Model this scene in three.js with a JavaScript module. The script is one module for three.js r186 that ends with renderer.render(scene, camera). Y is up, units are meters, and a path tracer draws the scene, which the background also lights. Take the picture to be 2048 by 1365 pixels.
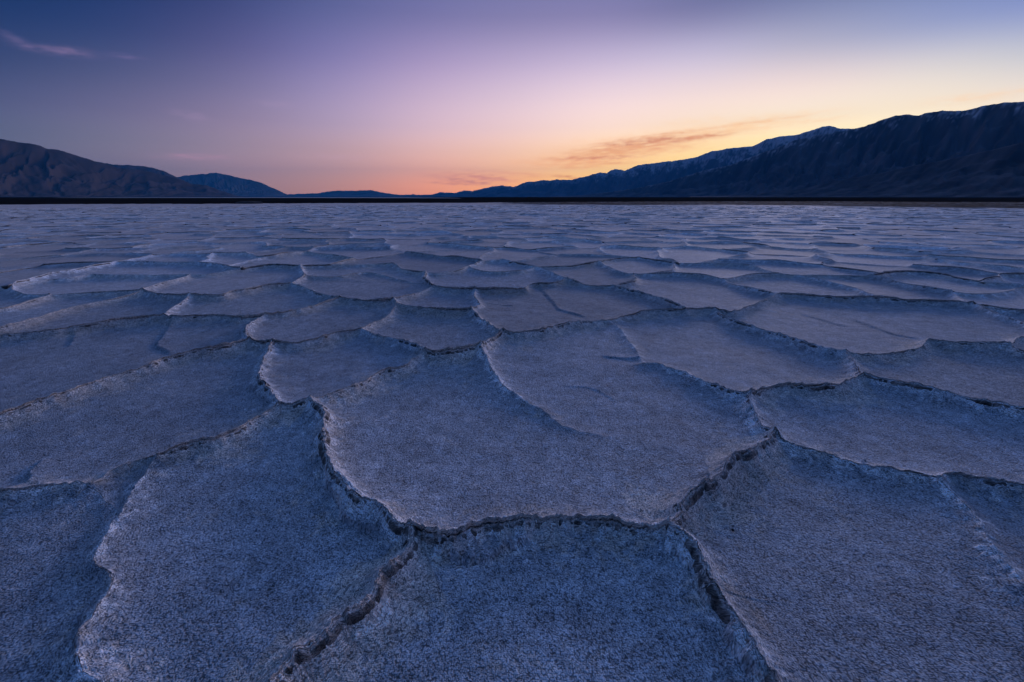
import * as THREE from 'three';
import { mergeGeometries } from 'three/addons/utils/BufferGeometryUtils.js';

// ---------------------------------------------------------------- camera, sky, sun, exposure
const scene = new THREE.Scene();
const EYE = 0.85;                                              // a tripod set low over the salt
const camera = new THREE.PerspectiveCamera(73.742, 1024 / 682, 0.05, 40000);
camera.position.set(0, EYE, 0);
camera.rotation.set(-Math.atan(288.5 / 910), 0, 0);
scene.add(camera);

const renderer = new THREE.WebGLRenderer({ antialias: true });
renderer.toneMapping = THREE.LinearToneMapping;
renderer.toneMappingExposure = 1.0;
renderer.shadowMap.enabled = true;

const R = Math.PI / 180;
const toward = (bearing, elevation) => new THREE.Vector3(Math.sin(bearing * R) * Math.cos(elevation * R), Math.sin(elevation * R), -Math.cos(bearing * R) * Math.cos(elevation * R));
// the last glow of a sun that has just gone down behind the range, where the sky is palest: weak, warm and very soft
const SUN_BEARING = 30, SUN_ELEVATION = 8.5;
const sun = new THREE.DirectionalLight(new THREE.Color().setRGB(0.90, 0.80, 0.98), 0.82);
sun.position.copy(toward(SUN_BEARING, SUN_ELEVATION).multiplyScalar(60));
sun.castShadow = true; sun.shadow.radius = 26; sun.shadow.mapSize.set(2048, 2048);
Object.assign(sun.shadow.camera, { left: -30, right: 30, top: 30, bottom: -30, near: 1, far: 160 });
scene.add(sun, sun.target);

// ---------------------------------------------------------------- noise
const PERM = new Uint8Array(512);
{ let s = 20741; const p = Array.from({ length: 256 }, (_, i) => i);
  const rnd = () => ((s = (s * 1664525 + 1013904223) >>> 0) / 4294967296);
  for (let i = 255; i > 0; i--) { const j = Math.floor(rnd() * (i + 1)); [p[i], p[j]] = [p[j], p[i]]; }
  for (let i = 0; i < 512; i++) PERM[i] = p[i & 255]; }
const GX = [], GY = []; for (let i = 0; i < 16; i++) { GX.push(Math.cos(i * Math.PI / 8)); GY.push(Math.sin(i * Math.PI / 8)); }
function noise(x, y) {                                         // gradient noise, about -0.8 to 0.8
  const xi = Math.floor(x), yi = Math.floor(y), fx = x - xi, fy = y - yi, X = xi & 255, Y = yi & 255;
  const u = fx * fx * fx * (fx * (fx * 6 - 15) + 10), v = fy * fy * fy * (fy * (fy * 6 - 15) + 10);
  const a = PERM[PERM[X] + Y] & 15, b = PERM[PERM[X + 1] + Y] & 15, c = PERM[PERM[X] + Y + 1] & 15, d = PERM[PERM[X + 1] + Y + 1] & 15;
  const n0 = GX[a] * fx + GY[a] * fy, n1 = GX[b] * (fx - 1) + GY[b] * fy, n2 = GX[c] * fx + GY[c] * (fy - 1), n3 = GX[d] * (fx - 1) + GY[d] * (fy - 1);
  const m0 = n0 + u * (n1 - n0), m1 = n2 + u * (n3 - n2);
  return m0 + v * (m1 - m0);
}
const fbm = (x, y, n = 4) => { let s = 0, a = 1; for (let i = 0; i < n; i++) { s += a * noise(x, y); x = x * 2.03 + 17.3; y = y * 2.03 - 9.1; a *= 0.5; } return s; };
const hash = (i, j, k = 0) => { let h = (i * 374761393 + j * 668265263 + k * 1274126177) | 0; h = Math.imul(h ^ (h >>> 13), 1274126177); return ((h ^ (h >>> 16)) >>> 0) / 4294967296; };
const clamp = (v, a = 0, b = 1) => Math.min(b, Math.max(a, v));
const step01 = (a, b, v) => { const t = clamp((v - a) / (b - a)); return t * t * (3 - 2 * t); };
const lerp = (a, b, t) => a + (b - a) * t;

// ---------------------------------------------------------------- the dusk sky: air and a few clouds
const toLinear = (c) => (c <= 0.04045 ? c / 12.92 : ((c + 0.055) / 1.055) ** 2.4);
const SKY_EL = [0, 1.5, 3, 5, 7.5, 10.5, 14, 18, 23, 32, 45, 65, 90];
// sRGB colours of the air at bearings -50, -40 ... 50 degrees for each of those elevations
const AIR = [
  [[84, 74, 76], [112, 88, 85], [137, 100, 90], [167, 112, 89], [205, 126, 82], [227, 148, 74], [244, 173, 65], [251, 183, 65], [255, 193, 69], [253, 203, 81], [235, 197, 93]],
  [[84, 77, 80], [115, 94, 93], [145, 110, 103], [177, 125, 106], [218, 142, 102], [237, 164, 94], [250, 189, 86], [253, 198, 86], [255, 208, 92], [254, 216, 111], [244, 211, 122]],
  [[83, 82, 91], [115, 101, 108], [148, 119, 121], [180, 137, 128], [218, 157, 130], [238, 177, 126], [251, 198, 120], [254, 209, 118], [255, 219, 123], [254, 226, 141], [248, 220, 148]],
  [[80, 84, 103], [110, 103, 118], [144, 123, 134], [179, 145, 147], [217, 170, 157], [237, 189, 158], [252, 208, 157], [254, 217, 152], [255, 227, 158], [254, 233, 178], [247, 222, 173]],
  [[70, 76, 107], [99, 95, 123], [135, 119, 143], [171, 148, 169], [210, 177, 186], [233, 198, 193], [249, 216, 197], [250, 222, 193], [249, 228, 197], [246, 227, 198], [236, 219, 202]],
  [[44, 58, 96], [73, 78, 114], [112, 105, 140], [155, 139, 174], [195, 170, 194], [219, 193, 206], [237, 211, 214], [239, 216, 212], [236, 216, 209], [217, 209, 206], [183, 186, 200]],
  [[24, 46, 90], [42, 58, 103], [81, 82, 127], [124, 117, 164], [163, 146, 186], [185, 167, 199], [197, 181, 208], [194, 184, 208], [174, 172, 195], [147, 156, 195], [122, 138, 195]],
  [[16, 42, 88], [24, 47, 96], [54, 65, 114], [91, 96, 146], [119, 116, 164], [134, 128, 172], [137, 131, 174], [121, 122, 164], [116, 126, 170], [111, 128, 180], [103, 124, 188]],
  [[20, 48, 97], [27, 53, 105], [48, 66, 120], [70, 82, 136], [88, 98, 150], [100, 108, 158], [106, 114, 164], [106, 120, 172], [106, 126, 182], [104, 126, 188], [98, 122, 188]],
  [[18, 42, 84], [25, 49, 96], [40, 64, 114], [56, 79, 132], [74, 95, 150], [88, 108, 162], [98, 118, 172], [104, 124, 180], [104, 126, 186], [100, 122, 184], [92, 114, 178]],
  [[22, 45, 86], [28, 52, 98], [40, 66, 114], [52, 78, 130], [66, 92, 146], [76, 102, 156], [84, 110, 166], [88, 114, 172], [88, 116, 174], [84, 112, 172], [76, 104, 164]],
  [[42, 68, 114], [44, 70, 118], [48, 75, 124], [53, 80, 130], [58, 86, 138], [62, 91, 144], [66, 95, 149], [68, 97, 152], [68, 98, 153], [66, 96, 151], [64, 93, 147]],
  Array.from({ length: 11 }, () => [46, 84, 150])];
// gain by elevation: low rows offset the haze, upper rows are raised to light the ground
const SKY_GAIN = [2.95, 2.65, 2.3, 1.8, 1.47, 1.32, 1.21, 1.12, 1.28, 1.65, 1.95, 2.1, 2.1];
const GLOW_BEARING = 30;                                       // the colours mirror about the bearing of the glow
function airAt(bearing, elevation, out) {
  let b = ((bearing + 180 + 720) % 360) - 180;
  if (b > 50) b = 2 * GLOW_BEARING - b + 20 * (1 - clamp((b - 50) / 60)) ;
  b = clamp(b, -50, 50);
  const f = (b + 50) / 10, i = Math.min(9, Math.floor(f)), u = f - i;
  let j = 0; while (j < SKY_EL.length - 2 && elevation >= SKY_EL[j + 1]) j++;
  const v = clamp((elevation - SKY_EL[j]) / (SKY_EL[j + 1] - SKY_EL[j]));
  const cub = (p0, p1, p2, p3, t) => p1 + 0.5 * t * (p2 - p0 + t * (2 * p0 - 5 * p1 + 4 * p2 - p3 + t * (3 * (p1 - p2) + p3 - p0)));
  const away = Math.abs(((bearing - GLOW_BEARING + 540) % 360) - 180);   // the sky dims on towards the side away from the glow
  const gain = lerp(SKY_GAIN[j], SKY_GAIN[j + 1], v) * (1 - 0.12 * step01(80, 160, away) * step01(90, 55, elevation));
  for (let c = 0; c < 3; c++) {
    const row = (jj) => { const A = AIR[clamp(jj, 0, AIR.length - 1)]; return cub(A[Math.max(0, i - 1)][c], A[i][c], A[i + 1][c], A[Math.min(10, i + 2)][c], u); };
    out[c] = toLinear(clamp(cub(row(j - 1), row(j), row(j + 1), row(j + 2), v) / 255, 0, 1.1)) * gain;
  }
  return gain;
}
// clouds: bearing, elevation, half width, half height (degrees), slope, colour (sRGB), strength
const CLOUDS = [
  [13.5, 5.3, 8.5, 0.85, 0.06, [238, 172, 116], 0.6], [22, 6.6, 8, 0.6, 0.08, [248, 194, 138], 0.55], [8, 3.9, 7.5, 0.5, 0.03, [238, 162, 98], 0.6], [28, 7.6, 7, 0.4, 0.05, [252, 210, 162], 0.3], [-4, 2.2, 6.5, 0.4, -0.06, [200, 124, 98], 0.6], [17, 6.5, 6, 0.16, 0.09, [226, 156, 104], 0.7], [26, 7.3, 5, 0.14, 0.07, [240, 184, 130], 0.6], [11, 3.75, 5, 0.12, 0.0, [226, 150, 86], 0.6], [-7, 1.5, 4, 0.12, -0.05, [176, 106, 88], 0.6],
  [-41.3, 11.4, 3.0, 0.24, -0.02, [134, 112, 150], 0.42], [-43.3, 11.7, 1.2, 0.26, -0.42, [120, 106, 148], 0.35], [-40.2, 11.55, 1.6, 0.2, 0.1, [136, 114, 150], 0.3], [-36.7, 11.7, 1.5, 0.14, 0.02, [124, 108, 152], 0.35],
  [-32.8, 3.75, 3.4, 0.24, 0.03, [170, 128, 142], 0.55], [-32.5, 7.4, 2.0, 0.3, -0.12, [150, 128, 156], 0.4], [-25, 9, 2.4, 0.25, 0.0, [160, 138, 168], 0.35], [-20, 4.2, 4.5, 0.3, 0.02, [190, 150, 158], 0.25],
  [-5.4, 1.75, 4.4, 0.22, -0.1, [176, 108, 92], 0.75], [-2.6, 2.05, 3.0, 0.16, -0.12, [190, 116, 96], 0.6], [-8.6, 2.3, 2.6, 0.14, -0.06, [196, 130, 112], 0.4],
  [6.4, 2.25, 2.4, 0.14, -0.06, [206, 128, 70], 0.8], [7.5, 3.3, 4.6, 0.2, 0.03, [236, 160, 92], 0.5], [-3.4, 2.9, 4.0, 0.2, -0.05, [214, 146, 118], 0.4], [1.0, 2.6, 3.6, 0.16, -0.06, [224, 148, 98], 0.5], [2.6, 2.3, 2.0, 0.12, -0.04, [220, 146, 84], 0.4],
  [15.2, 5.85, 6.2, 0.3, 0.06, [206, 134, 92], 1.0], [20.8, 6.15, 4.4, 0.22, 0.1, [214, 142, 94], 1.0], [13.2, 5.25, 7.0, 0.36, 0.05, [228, 160, 106], 0.9], [9.4, 4.3, 6.0, 0.2, 0.02, [212, 136, 86], 1.0], [17.5, 5.0, 3.8, 0.28, 0.05, [242, 180, 120], 0.6], [11, 4.75, 5.5, 0.3, 0.03, [230, 162, 102], 0.8],
  [24.5, 6.8, 5.2, 0.42, 0.09, [250, 206, 156], 0.5], [31.0, 7.0, 3.8, 0.26, 0.06, [250, 206, 158], 0.45], [42.8, 7.9, 4.4, 0.3, 0.03, [250, 206, 158], 0.4], [19.5, 7.6, 5.0, 0.36, 0.05, [252, 214, 172], 0.35]];
const SW = 4096, SH = 2048, skyData = new Float32Array(SW * SH * 4), air = [0, 0, 0];
for (let y = 0; y < SH; y++) {
  const el = ((y + 0.5) / SH - 0.5) * 180;
  for (let x = 0; x < SW; x++) {
    const u = ((x + 0.5) / SW - 0.5) * 360, bearing = ((u + 90 + 540) % 360) - 180, o = (y * SW + x) * 4;
    const clear = airAt(bearing, Math.max(0, el), air);
    if (el > 0.2 && el < 13.5 && bearing > -50 && bearing < 50) for (const [cb, ce, hw, hh, slope, col, k] of CLOUDS) {
      const dx = (bearing - cb) / hw; if (dx < -1.6 || dx > 1.6) continue;
      const wob = 0.5 * noise(bearing * 0.5 + cb, el * 1.2) + 0.22 * noise(bearing * 1.5, el * 3 + ce);
      const dy = (el - ce - slope * (bearing - cb) - wob * hh * 1.4) / hh; if (dy < -2.6 || dy > 2.6) continue;
      const wisp = 0.62 + 1.15 * fbm(bearing * 0.55 + el * 1.6 + cb, el * 6.2 - bearing * 0.45, 5);
      const a = k * clamp(Math.exp(-dx * dx * 1.9 - dy * dy * 0.9) * 1.4 * clamp(wisp, 0, 1.4), 0, 1);
      for (let c = 0; c < 3; c++) air[c] = lerp(air[c], toLinear(col[c] / 255) * clear, a);
    }
    skyData[o] = air[0]; skyData[o + 1] = air[1]; skyData[o + 2] = air[2]; skyData[o + 3] = 1;
  }
}
const sky = new THREE.DataTexture(skyData, SW, SH, THREE.RGBAFormat, THREE.FloatType);
sky.mapping = THREE.EquirectangularReflectionMapping; sky.magFilter = THREE.LinearFilter; sky.minFilter = THREE.LinearFilter; sky.needsUpdate = true;
scene.background = sky; scene.environment = sky;

// the blue air between here and the ranges
scene.fog = new THREE.FogExp2(new THREE.Color().setRGB(0.05, 0.46, 1.0), 6.4e-5);

// ---------------------------------------------------------------- pressure ridges between the salt plates, in metres on the ground (x, z):
// joints; ridges [from, to, height from, height to, overlap, dirt, points]; ledges [height, raised side, points]
const JOINTS=[[-0.247,-0.933],[0.397,-0.935],[0.943,-1.458],[-0.833,-1.725],[-0.955,-1.682],[-0.466,-2.331],[-0.171,-2.426],[-0.056,-2.714],[1.535,-3.355],[1.794,-2.314],[2.277,-3.855],[1.631,-1.991],[2.459,-2.558],[2.845,-2.49],[1.003,-1.78],[-1.541,-2.538],[-1.787,-3.185],[-0.96,-2.781],[-1.378,-2.481],[-0.878,-3.421],[-0.292,-3.323],[-0.328,-4.101],[-0.975,-3.674],[-1.46,-3.752],[-0.749,-4.273],[-2.447,-3.113],[-2.758,-3.834],[-3.339,-4.054],[-2.134,-4.377],[-2.224,-4.849],[-2.566,-5.552],[-1.538,-5.862],[-0.962,-5.052],[-0.539,-5.594],[-0.142,-6.207],[0.304,-5.552],[0.121,-4.173],[0.566,-4.662],[0.958,-4.298],[1.347,-5.017],[1.147,-6.006],[1.784,-6.479],[2.082,-5.862],[1.298,-3.307],[0.663,-3.043],[0.684,-2.219],[2.165,-4.632],[2.929,-4.983],[3.086,-4.915],[3.8,-4.785],[3.891,-3.963],[3.625,-3.508],[3.076,-3.693],[-1.169,-1.32],[-1.067,-1.026],[-1.255,-1.169],[-3.538,-4.983],[-4.543,-4.915],[-3.03,-5.637],[-4.764,-4.298],[-4.018,-3.898],[0.538,-1.111],[1.284,-1.177],[-6.361,-4.46],[-4.654,-3.191],[-3.868,-2.606],[-3.681,-2.468],[-2.293,-1.396],[-1.912,-1.069],[-0.931,-0.382],[-0.528,-0.382],[-0.406,-0.382],[0.455,-0.382],[0.939,-0.382],[1.09,-0.487],[1.944,-1.08],[2.488,-1.482],[3.168,-1.994],[3.864,-2.512],[4.806,-3.191],[5.696,-3.863],[3.407,-2.714],[5.04,-4.324]];
const RIDGES=[
[1,0,1.2,1.2,1,0.4,[0.363,-0.94,0.295,-0.958,0.234,-0.973,0.181,-0.973,0.14,-0.981,0.054,-0.981,0.017,-0.973,-0.031,-0.968,-0.081,-0.955,-0.128,-0.923,-0.16,-0.913,-0.197,-0.919]],
[1,61,1.3,1.2,0.5,0.9,[0.413,-0.951,0.439,-0.994,0.462,-1.045,0.512,-1.1]],
[61,2,1.2,1.2,0.5,0.9,[0.564,-1.128,0.64,-1.19,0.703,-1.247,0.776,-1.287,0.858,-1.352,0.913,-1.415]],
[0,71,1.1,1.1,0.35,1,[-0.244,-0.884,-0.251,-0.845,-0.266,-0.815,-0.29,-0.798,-0.289,-0.759,-0.304,-0.714,-0.327,-0.695,-0.347,-0.673,-0.361,-0.647,-0.373,-0.628,-0.392,-0.618,-0.397,-0.599,-0.403,-0.58,-0.408,-0.559,-0.416,-0.505]],
[1,72,1.3,1.3,0.2,0.2,[0.426,-0.902,0.434,-0.858,0.431,-0.803,0.437,-0.764,0.441,-0.723,0.448,-0.686,0.453,-0.655,0.452,-0.622,0.451,-0.599,0.45,-0.571,0.45,-0.505]],
[3,0,1.2,1.3,0.25,0.2,[-0.747,-1.627,-0.692,-1.503,-0.618,-1.346,-0.557,-1.241,-0.49,-1.137,-0.427,-1.068,-0.371,-1.03,-0.322,-0.983,-0.281,-0.946]],
[4,3,1.1,1.1,1.2,1,[-0.894,-1.691]],
[4,53,1,0.75,0.6,0.9,[-1.004,-1.494,-1.043,-1.423,-1.107,-1.398]],
[53,55,0.6,0.5,0.35,0.8,[-1.207,-1.31,-1.255,-1.252]],
[55,68,0.7,0.9,0.9,0.5,[-1.383,-1.145,-1.468,-1.123,-1.591,-1.072]],
[53,54,0.45,0.4,-0.3,0.5,[-1.164,-1.285,-1.13,-1.159]],
[55,54,0.3,0.3,0.5,0.3,[-1.215,-1.143]],
[54,70,0.45,0.6,0.1,0.3,[-1.068,-1.004,-1.025,-0.919,-0.997,-0.87,-0.936,-0.84,-0.886,-0.789,-0.866,-0.744,-0.855,-0.708,-0.837,-0.669,-0.811,-0.636,-0.765,-0.609,-0.716,-0.588,-0.647,-0.533]],
[4,18,1,1,0.25,0.2,[-1.04,-1.806,-1.137,-1.918,-1.233,-2.069,-1.312,-2.266]],
[3,5,1,0.8,0.5,0.8,[-0.761,-1.804,-0.715,-1.884,-0.666,-1.976,-0.615,-2.083,-0.54,-2.143,-0.52,-2.228]],
[5,6,1,1,0.9,0.9,[-0.406,-2.298,-0.32,-2.314,-0.23,-2.365]],
[5,17,0.95,0.95,0.1,0.2,[-0.556,-2.452,-0.682,-2.575,-0.848,-2.689]],
[6,7,1,1,0.6,0.9,[-0.134,-2.528,-0.097,-2.639]],
[6,61,1.05,-0.35,0.1,0.2,[-0.157,-2.321,-0.096,-2.088,-0.044,-1.942,0.013,-1.829,0.076,-1.753,0.137,-1.688,0.189,-1.581,0.292,-1.519,0.34,-1.498,0.454,-1.478,0.484,-1.406,0.531,-1.334,0.566,-1.248]],
[7,44,1,0.95,0.5,1,[0.028,-2.694,0.212,-2.773,0.313,-2.894,0.508,-2.997]],
[44,43,0.9,0.95,0.7,0.8,[0.773,-3.13,0.916,-3.215,1.057,-3.273]],
[43,8,1,1,0.8,0.8,[1.421,-3.355]],
[44,45,0.4,0.35,0.2,0.2,[0.708,-2.986,0.712,-2.678,0.706,-2.477]],
[45,14,0.55,1,0.05,0.1,[0.759,-2.212,0.801,-2.131,0.85,-2.075,0.864,-2.002,0.92,-1.892,0.953,-1.813]],
[8,9,1,1.1,0.1,0.1,[1.509,-3.043,1.58,-2.793,1.664,-2.567,1.706,-2.382]],
[8,10,1,1,0.7,0.9,[1.627,-3.276,1.816,-3.405,2.045,-3.636]],
[9,11,1,1,0.1,0.3,[1.73,-2.189,1.669,-2.062]],
[9,12,1,1,0.8,0.9,[1.981,-2.322,2.197,-2.382,2.319,-2.453]],
[12,13,1,1.1,0.5,0.5,[2.601,-2.49,2.71,-2.481]],
[13,77,1,1,0.3,0.4,[2.79,-2.348,2.881,-2.189]],
[13,81,0.9,0.9,0.5,0.7,[3.064,-2.624,3.224,-2.687]],
[81,78,1,1,0.4,0.4,[3.485,-2.528]],
[51,81,1,1,0.2,0.2,[3.534,-3.276,3.479,-2.99]],
[11,14,1,1,0.9,0.9,[1.471,-1.877,1.353,-1.86,1.263,-1.889,1.14,-1.86]],
[11,76,1.15,1.2,0.1,0.1,[1.688,-1.941,1.785,-1.871,1.855,-1.78,1.931,-1.71,2.022,-1.631,2.164,-1.503]],
[14,2,1,1,0.1,0.3,[0.963,-1.682,0.949,-1.592,0.929,-1.503]],
[2,62,0.95,0.8,0.35,0.3,[0.97,-1.391,1.006,-1.353,1.047,-1.326,1.063,-1.3,1.118,-1.269,1.206,-1.243,1.259,-1.217]],
[62,75,0.9,0.9,0.5,0.4,[1.341,-1.203,1.404,-1.177,1.501,-1.144,1.652,-1.086]],
[62,74,0.5,0.45,0.1,0.1,[1.279,-1.105,1.263,-1.026,1.222,-0.964,1.18,-0.886,1.157,-0.822,1.103,-0.673]],
[15,67,1,0.9,0.6,1,[-1.57,-2.491,-1.628,-2.393,-1.724,-2.326,-1.8,-2.239,-1.827,-2.122,-1.872,-2.022,-1.921,-1.895,-1.94,-1.808,-1.976,-1.718,-2.004,-1.614,-2.09,-1.489]],
[15,16,1,1,0.15,0.2,[-1.632,-2.681,-1.721,-2.864,-1.779,-3.071]],
[15,18,1,1,0.7,0.7,[-1.463,-2.49]],
[18,17,1,0.9,0.8,0.9,[-1.232,-2.494,-1.147,-2.575,-1.086,-2.683]],
[17,19,0.9,0.9,0.3,0.7,[-0.951,-2.931,-0.898,-3.161]],
[19,20,0.9,0.9,0.9,0.8,[-0.686,-3.344,-0.553,-3.312,-0.424,-3.296]],
[20,7,1,1,0.1,0.2,[-0.191,-3.003,-0.112,-2.793]],
[20,21,1,1,0.1,0.2,[-0.248,-3.508,-0.321,-3.834]],
[19,22,0.9,0.9,0.4,0.5,[]],
[22,23,1,1,0.9,0.9,[-1.099,-3.617,-1.284,-3.674]],
[22,24,1,1,0.5,0.9,[-0.916,-3.793,-0.812,-4.008]],
[23,16,1,1,0.6,0.9,[-1.532,-3.525,-1.595,-3.355,-1.671,-3.245]],
[16,25,1,1,0.9,0.8,[-1.901,-3.113,-2.063,-3.141,-2.225,-3.113,-2.312,-3.071]],
[25,66,1,0.9,0.7,0.9,[-2.506,-3.087,-2.683,-3.009,-2.793,-2.871,-2.894,-2.746,-3.046,-2.682,-3.243,-2.601]],
[25,26,1,1,0.1,0.2,[-2.578,-3.355,-2.689,-3.636]],
[26,27,1,1,0.8,0.4,[-2.92,-3.834,-3.113,-3.898]],
[26,28,1,1,0.7,0.9,[-2.488,-3.793,-2.474,-3.941,-2.395,-4.077,-2.315,-4.247]],
[28,23,1,1,0.15,0.2,[-1.896,-4.173,-1.64,-3.855]],
[28,29,1,1,0.2,0.3,[]],
[29,30,1,1,0.1,0.2,[]],
[29,24,0.8,0.2,0.3,0.6,[-1.9,-4.881,-1.628,-5.191,-1.255,-4.856,-0.987,-4.592]],
[30,31,0.9,1,0.4,0.6,[-2.379,-5.661,-2.033,-5.737]],
[31,32,1.1,1.1,0.4,0.6,[-1.315,-5.428]],
[32,24,1.1,1.1,0.1,0.3,[-0.896,-4.632]],
[24,21,1.1,1.1,1,0.8,[-0.549,-4.148]],
[21,36,1,0.9,0.9,1,[-0.182,-4.086,-0.027,-4.118]],
[36,37,0.9,0.9,0.6,0.6,[0.185,-4.405,0.388,-4.432]],
[37,35,1,1,0.1,0.2,[0.442,-5.088]],
[37,38,1,1,0.6,0.5,[0.743,-4.351]],
[38,43,1.05,1.1,0.1,0.1,[1.129,-3.941,1.209,-3.713,1.269,-3.473]],
[38,39,0.9,0.9,0.4,0.7,[1.249,-4.572]],
[35,33,0.8,0.8,0.6,0.7,[0.151,-5.299,-0.136,-5.151,-0.37,-5.261]],
[33,32,0.9,0.9,0.5,0.7,[-0.606,-5.305,-0.8,-5.049]],
[33,34,0.9,0.9,0.3,0.5,[-0.383,-6.043]],
[34,35,1.1,1.1,0.1,0.1,[0.026,-5.957,0.191,-5.637]],
[35,40,1,1,0.7,0.8,[0.741,-5.637]],
[40,41,1,1,0.6,0.8,[1.498,-6.368]],
[40,39,0.9,0.9,0.1,0.1,[1.201,-5.229]],
[41,42,1,1,0.1,0.1,[1.938,-6.105]],
[42,39,0.8,0.8,0.5,0.5,[1.861,-5.261,1.621,-5.115]],
[39,46,1,1,0.5,0.4,[1.756,-5.017,2.036,-4.915]],
[42,47,1,1,0.5,0.4,[2.6,-5.816,2.947,-5.594]],
[46,10,1,1,0.1,0.1,[2.147,-4.404,2.198,-4.173]],
[46,47,1,1,0.7,0.9,[2.588,-4.915]],
[47,48,1,1,0.6,0.7,[]],
[48,52,1,0.7,0.1,0.1,[3.157,-4.653,3.206,-4.339,3.169,-4.064]],
[48,49,0.9,0.9,0.5,0.7,[3.443,-4.946]],
[49,50,1.1,1.1,0.1,0.1,[3.82,-4.602,3.803,-4.273]],
[10,52,1.1,1.1,0.8,0.6,[2.496,-3.876,2.652,-3.752]],
[52,51,1.1,1.1,0.6,0.4,[3.252,-3.617]],
[50,51,0.8,0.8,0.1,0.2,[]],
[50,82,0.9,0.9,0.4,0.7,[4.034,-3.922,4.302,-3.966,4.74,-4.199]],
[51,79,1,1,0.5,0.4,[3.662,-3.339,3.813,-3.26,4.182,-3.141]],
[49,82,1.1,1.1,0.6,0.4,[4.307,-5.052,4.652,-5.052,4.658,-4.754,4.747,-4.487]],
[82,80,1,1,0.4,0.4,[5.167,-3.941]],
[27,56,1,1,0.4,0.8,[-3.396,-4.404,-3.403,-4.602]],
[56,57,1,1,0.9,0.7,[-3.809,-4.949,-4.223,-4.882]],
[56,58,1,1,0.5,0.8,[-3.39,-5.017,-3.204,-5.349]],
[58,30,1,1,0.6,0.8,[]],
[57,59,1,1,0.6,0.7,[-4.595,-4.692,-4.72,-4.602]],
[59,60,1,1,0.2,0.2,[-4.561,-4.101,-4.214,-3.919]],
[27,60,0.9,0.9,0.5,0.7,[-3.526,-4.033,-3.791,-3.988]],
[60,64,0.8,0.8,0.4,0.8,[-3.919,-3.624,-3.902,-3.381,-4.119,-3.18]],
[27,65,0.9,0.9,0.4,1,[-3.317,-3.9,-3.394,-3.584,-3.408,-3.344,-3.336,-3.049,-3.313,-2.834,-3.475,-2.645]],
[59,63,1,1,0.5,0.5,[-5.017,-4.247]],
[63,64,0.9,0.9,0.3,0.3,[]],
[64,65,0.9,0.9,0.3,0.3,[]],
[65,66,0.9,0.9,0.3,0.3,[]],
[66,67,0.9,0.9,0.3,0.3,[]],
[67,68,0.9,0.9,0.3,0.3,[]],
[68,69,0.9,0.9,0.3,0.3,[]],
[69,70,0.9,0.9,0.3,0.3,[]],
[70,71,0.9,0.9,0.3,0.3,[]],
[71,72,0.9,0.9,0.3,0.3,[]],
[72,73,0.9,0.9,0.3,0.3,[]],
[73,74,0.9,0.9,0.3,0.3,[]],
[74,75,0.9,0.9,0.3,0.3,[]],
[75,76,0.9,0.9,0.3,0.3,[]],
[76,77,0.9,0.9,0.3,0.3,[]],
[77,78,0.9,0.9,0.3,0.3,[]],
[78,79,0.9,0.9,0.3,0.3,[]],
[79,80,0.9,0.9,0.3,0.3,[]]];
const LEDGES=[
[0.5,1,[0.477,-2.399,0.599,-2.357,0.716,-2.325]],
[0.8,1,[-2.448,-3.202,-2.278,-2.877,-2.141,-2.589,-1.978,-2.459,-1.893,-2.357]],
[0.6,1,[-2.902,-2.889,-2.783,-2.753,-2.625,-2.56]],
[0.7,1,[0.193,-4.585,0.298,-4.175,0.348,-3.693,0.373,-3.481,0.511,-3.321,0.551,-3.174]],
[0.4,1,[-0.248,-3.75,-0.16,-3.656,0.025,-3.638]],
[0.6,-1,[1.066,-1.353,1.099,-1.369,1.152,-1.379,1.187,-1.322]],
[0.45,1,[2.46,-3.26,2.482,-3.188,2.468,-2.843,2.569,-2.679]],
[0.35,1,[2.182,-3.415,2.238,-3.202,2.303,-2.987]],
[0.8,1,[-1.592,-1.353,-1.563,-1.301,-1.53,-1.241,-1.506,-1.233,-1.487,-1.188]],
[0.8,1,[-0.915,-0.728,-0.876,-0.699,-0.842,-0.675,-0.819,-0.646]],
[0.8,1,[-0.203,-0.937,-0.167,-0.89,-0.112,-0.879,-0.053,-0.897,-0.009,-0.923,0.039,-0.951,0.08,-0.992]],
[1,1,[0.393,-0.948,0.39,-0.887,0.406,-0.854,0.423,-0.823,0.412,-0.778,0.428,-0.737,0.435,-0.703,0.422,-0.667,0.426,-0.634,0.432,-0.606,0.441,-0.556]],
[0.7,1,[0.41,-0.951,0.417,-0.884,0.428,-0.856,0.433,-0.805,0.433,-0.759]],
[1,1,[-0.694,-1.465,-0.649,-1.366,-0.578,-1.252,-0.544,-1.156,-0.48,-1.08,-0.448,-1.019,-0.371,-0.969,-0.287,-0.962]],
[0.6,1,[-0.662,-1.43,-0.583,-1.287,-0.515,-1.178,-0.446,-1.095,-0.39,-1.06]],
[0.9,1,[-0.255,-0.903,-0.313,-0.823,-0.353,-0.778,-0.387,-0.737,-0.414,-0.689,-0.431,-0.645,-0.454,-0.595,-0.464,-0.54]],
[0.15,1,[0.224,-1.966,0.363,-1.955,0.468,-1.801]],
[0.3,1,[-2.158,-6.092,-1.398,-4.79,-1.165,-4.7]],
[0.4,1,[-1.916,-4.915,-1.591,-4.73,-1.313,-4.671]]];
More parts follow.
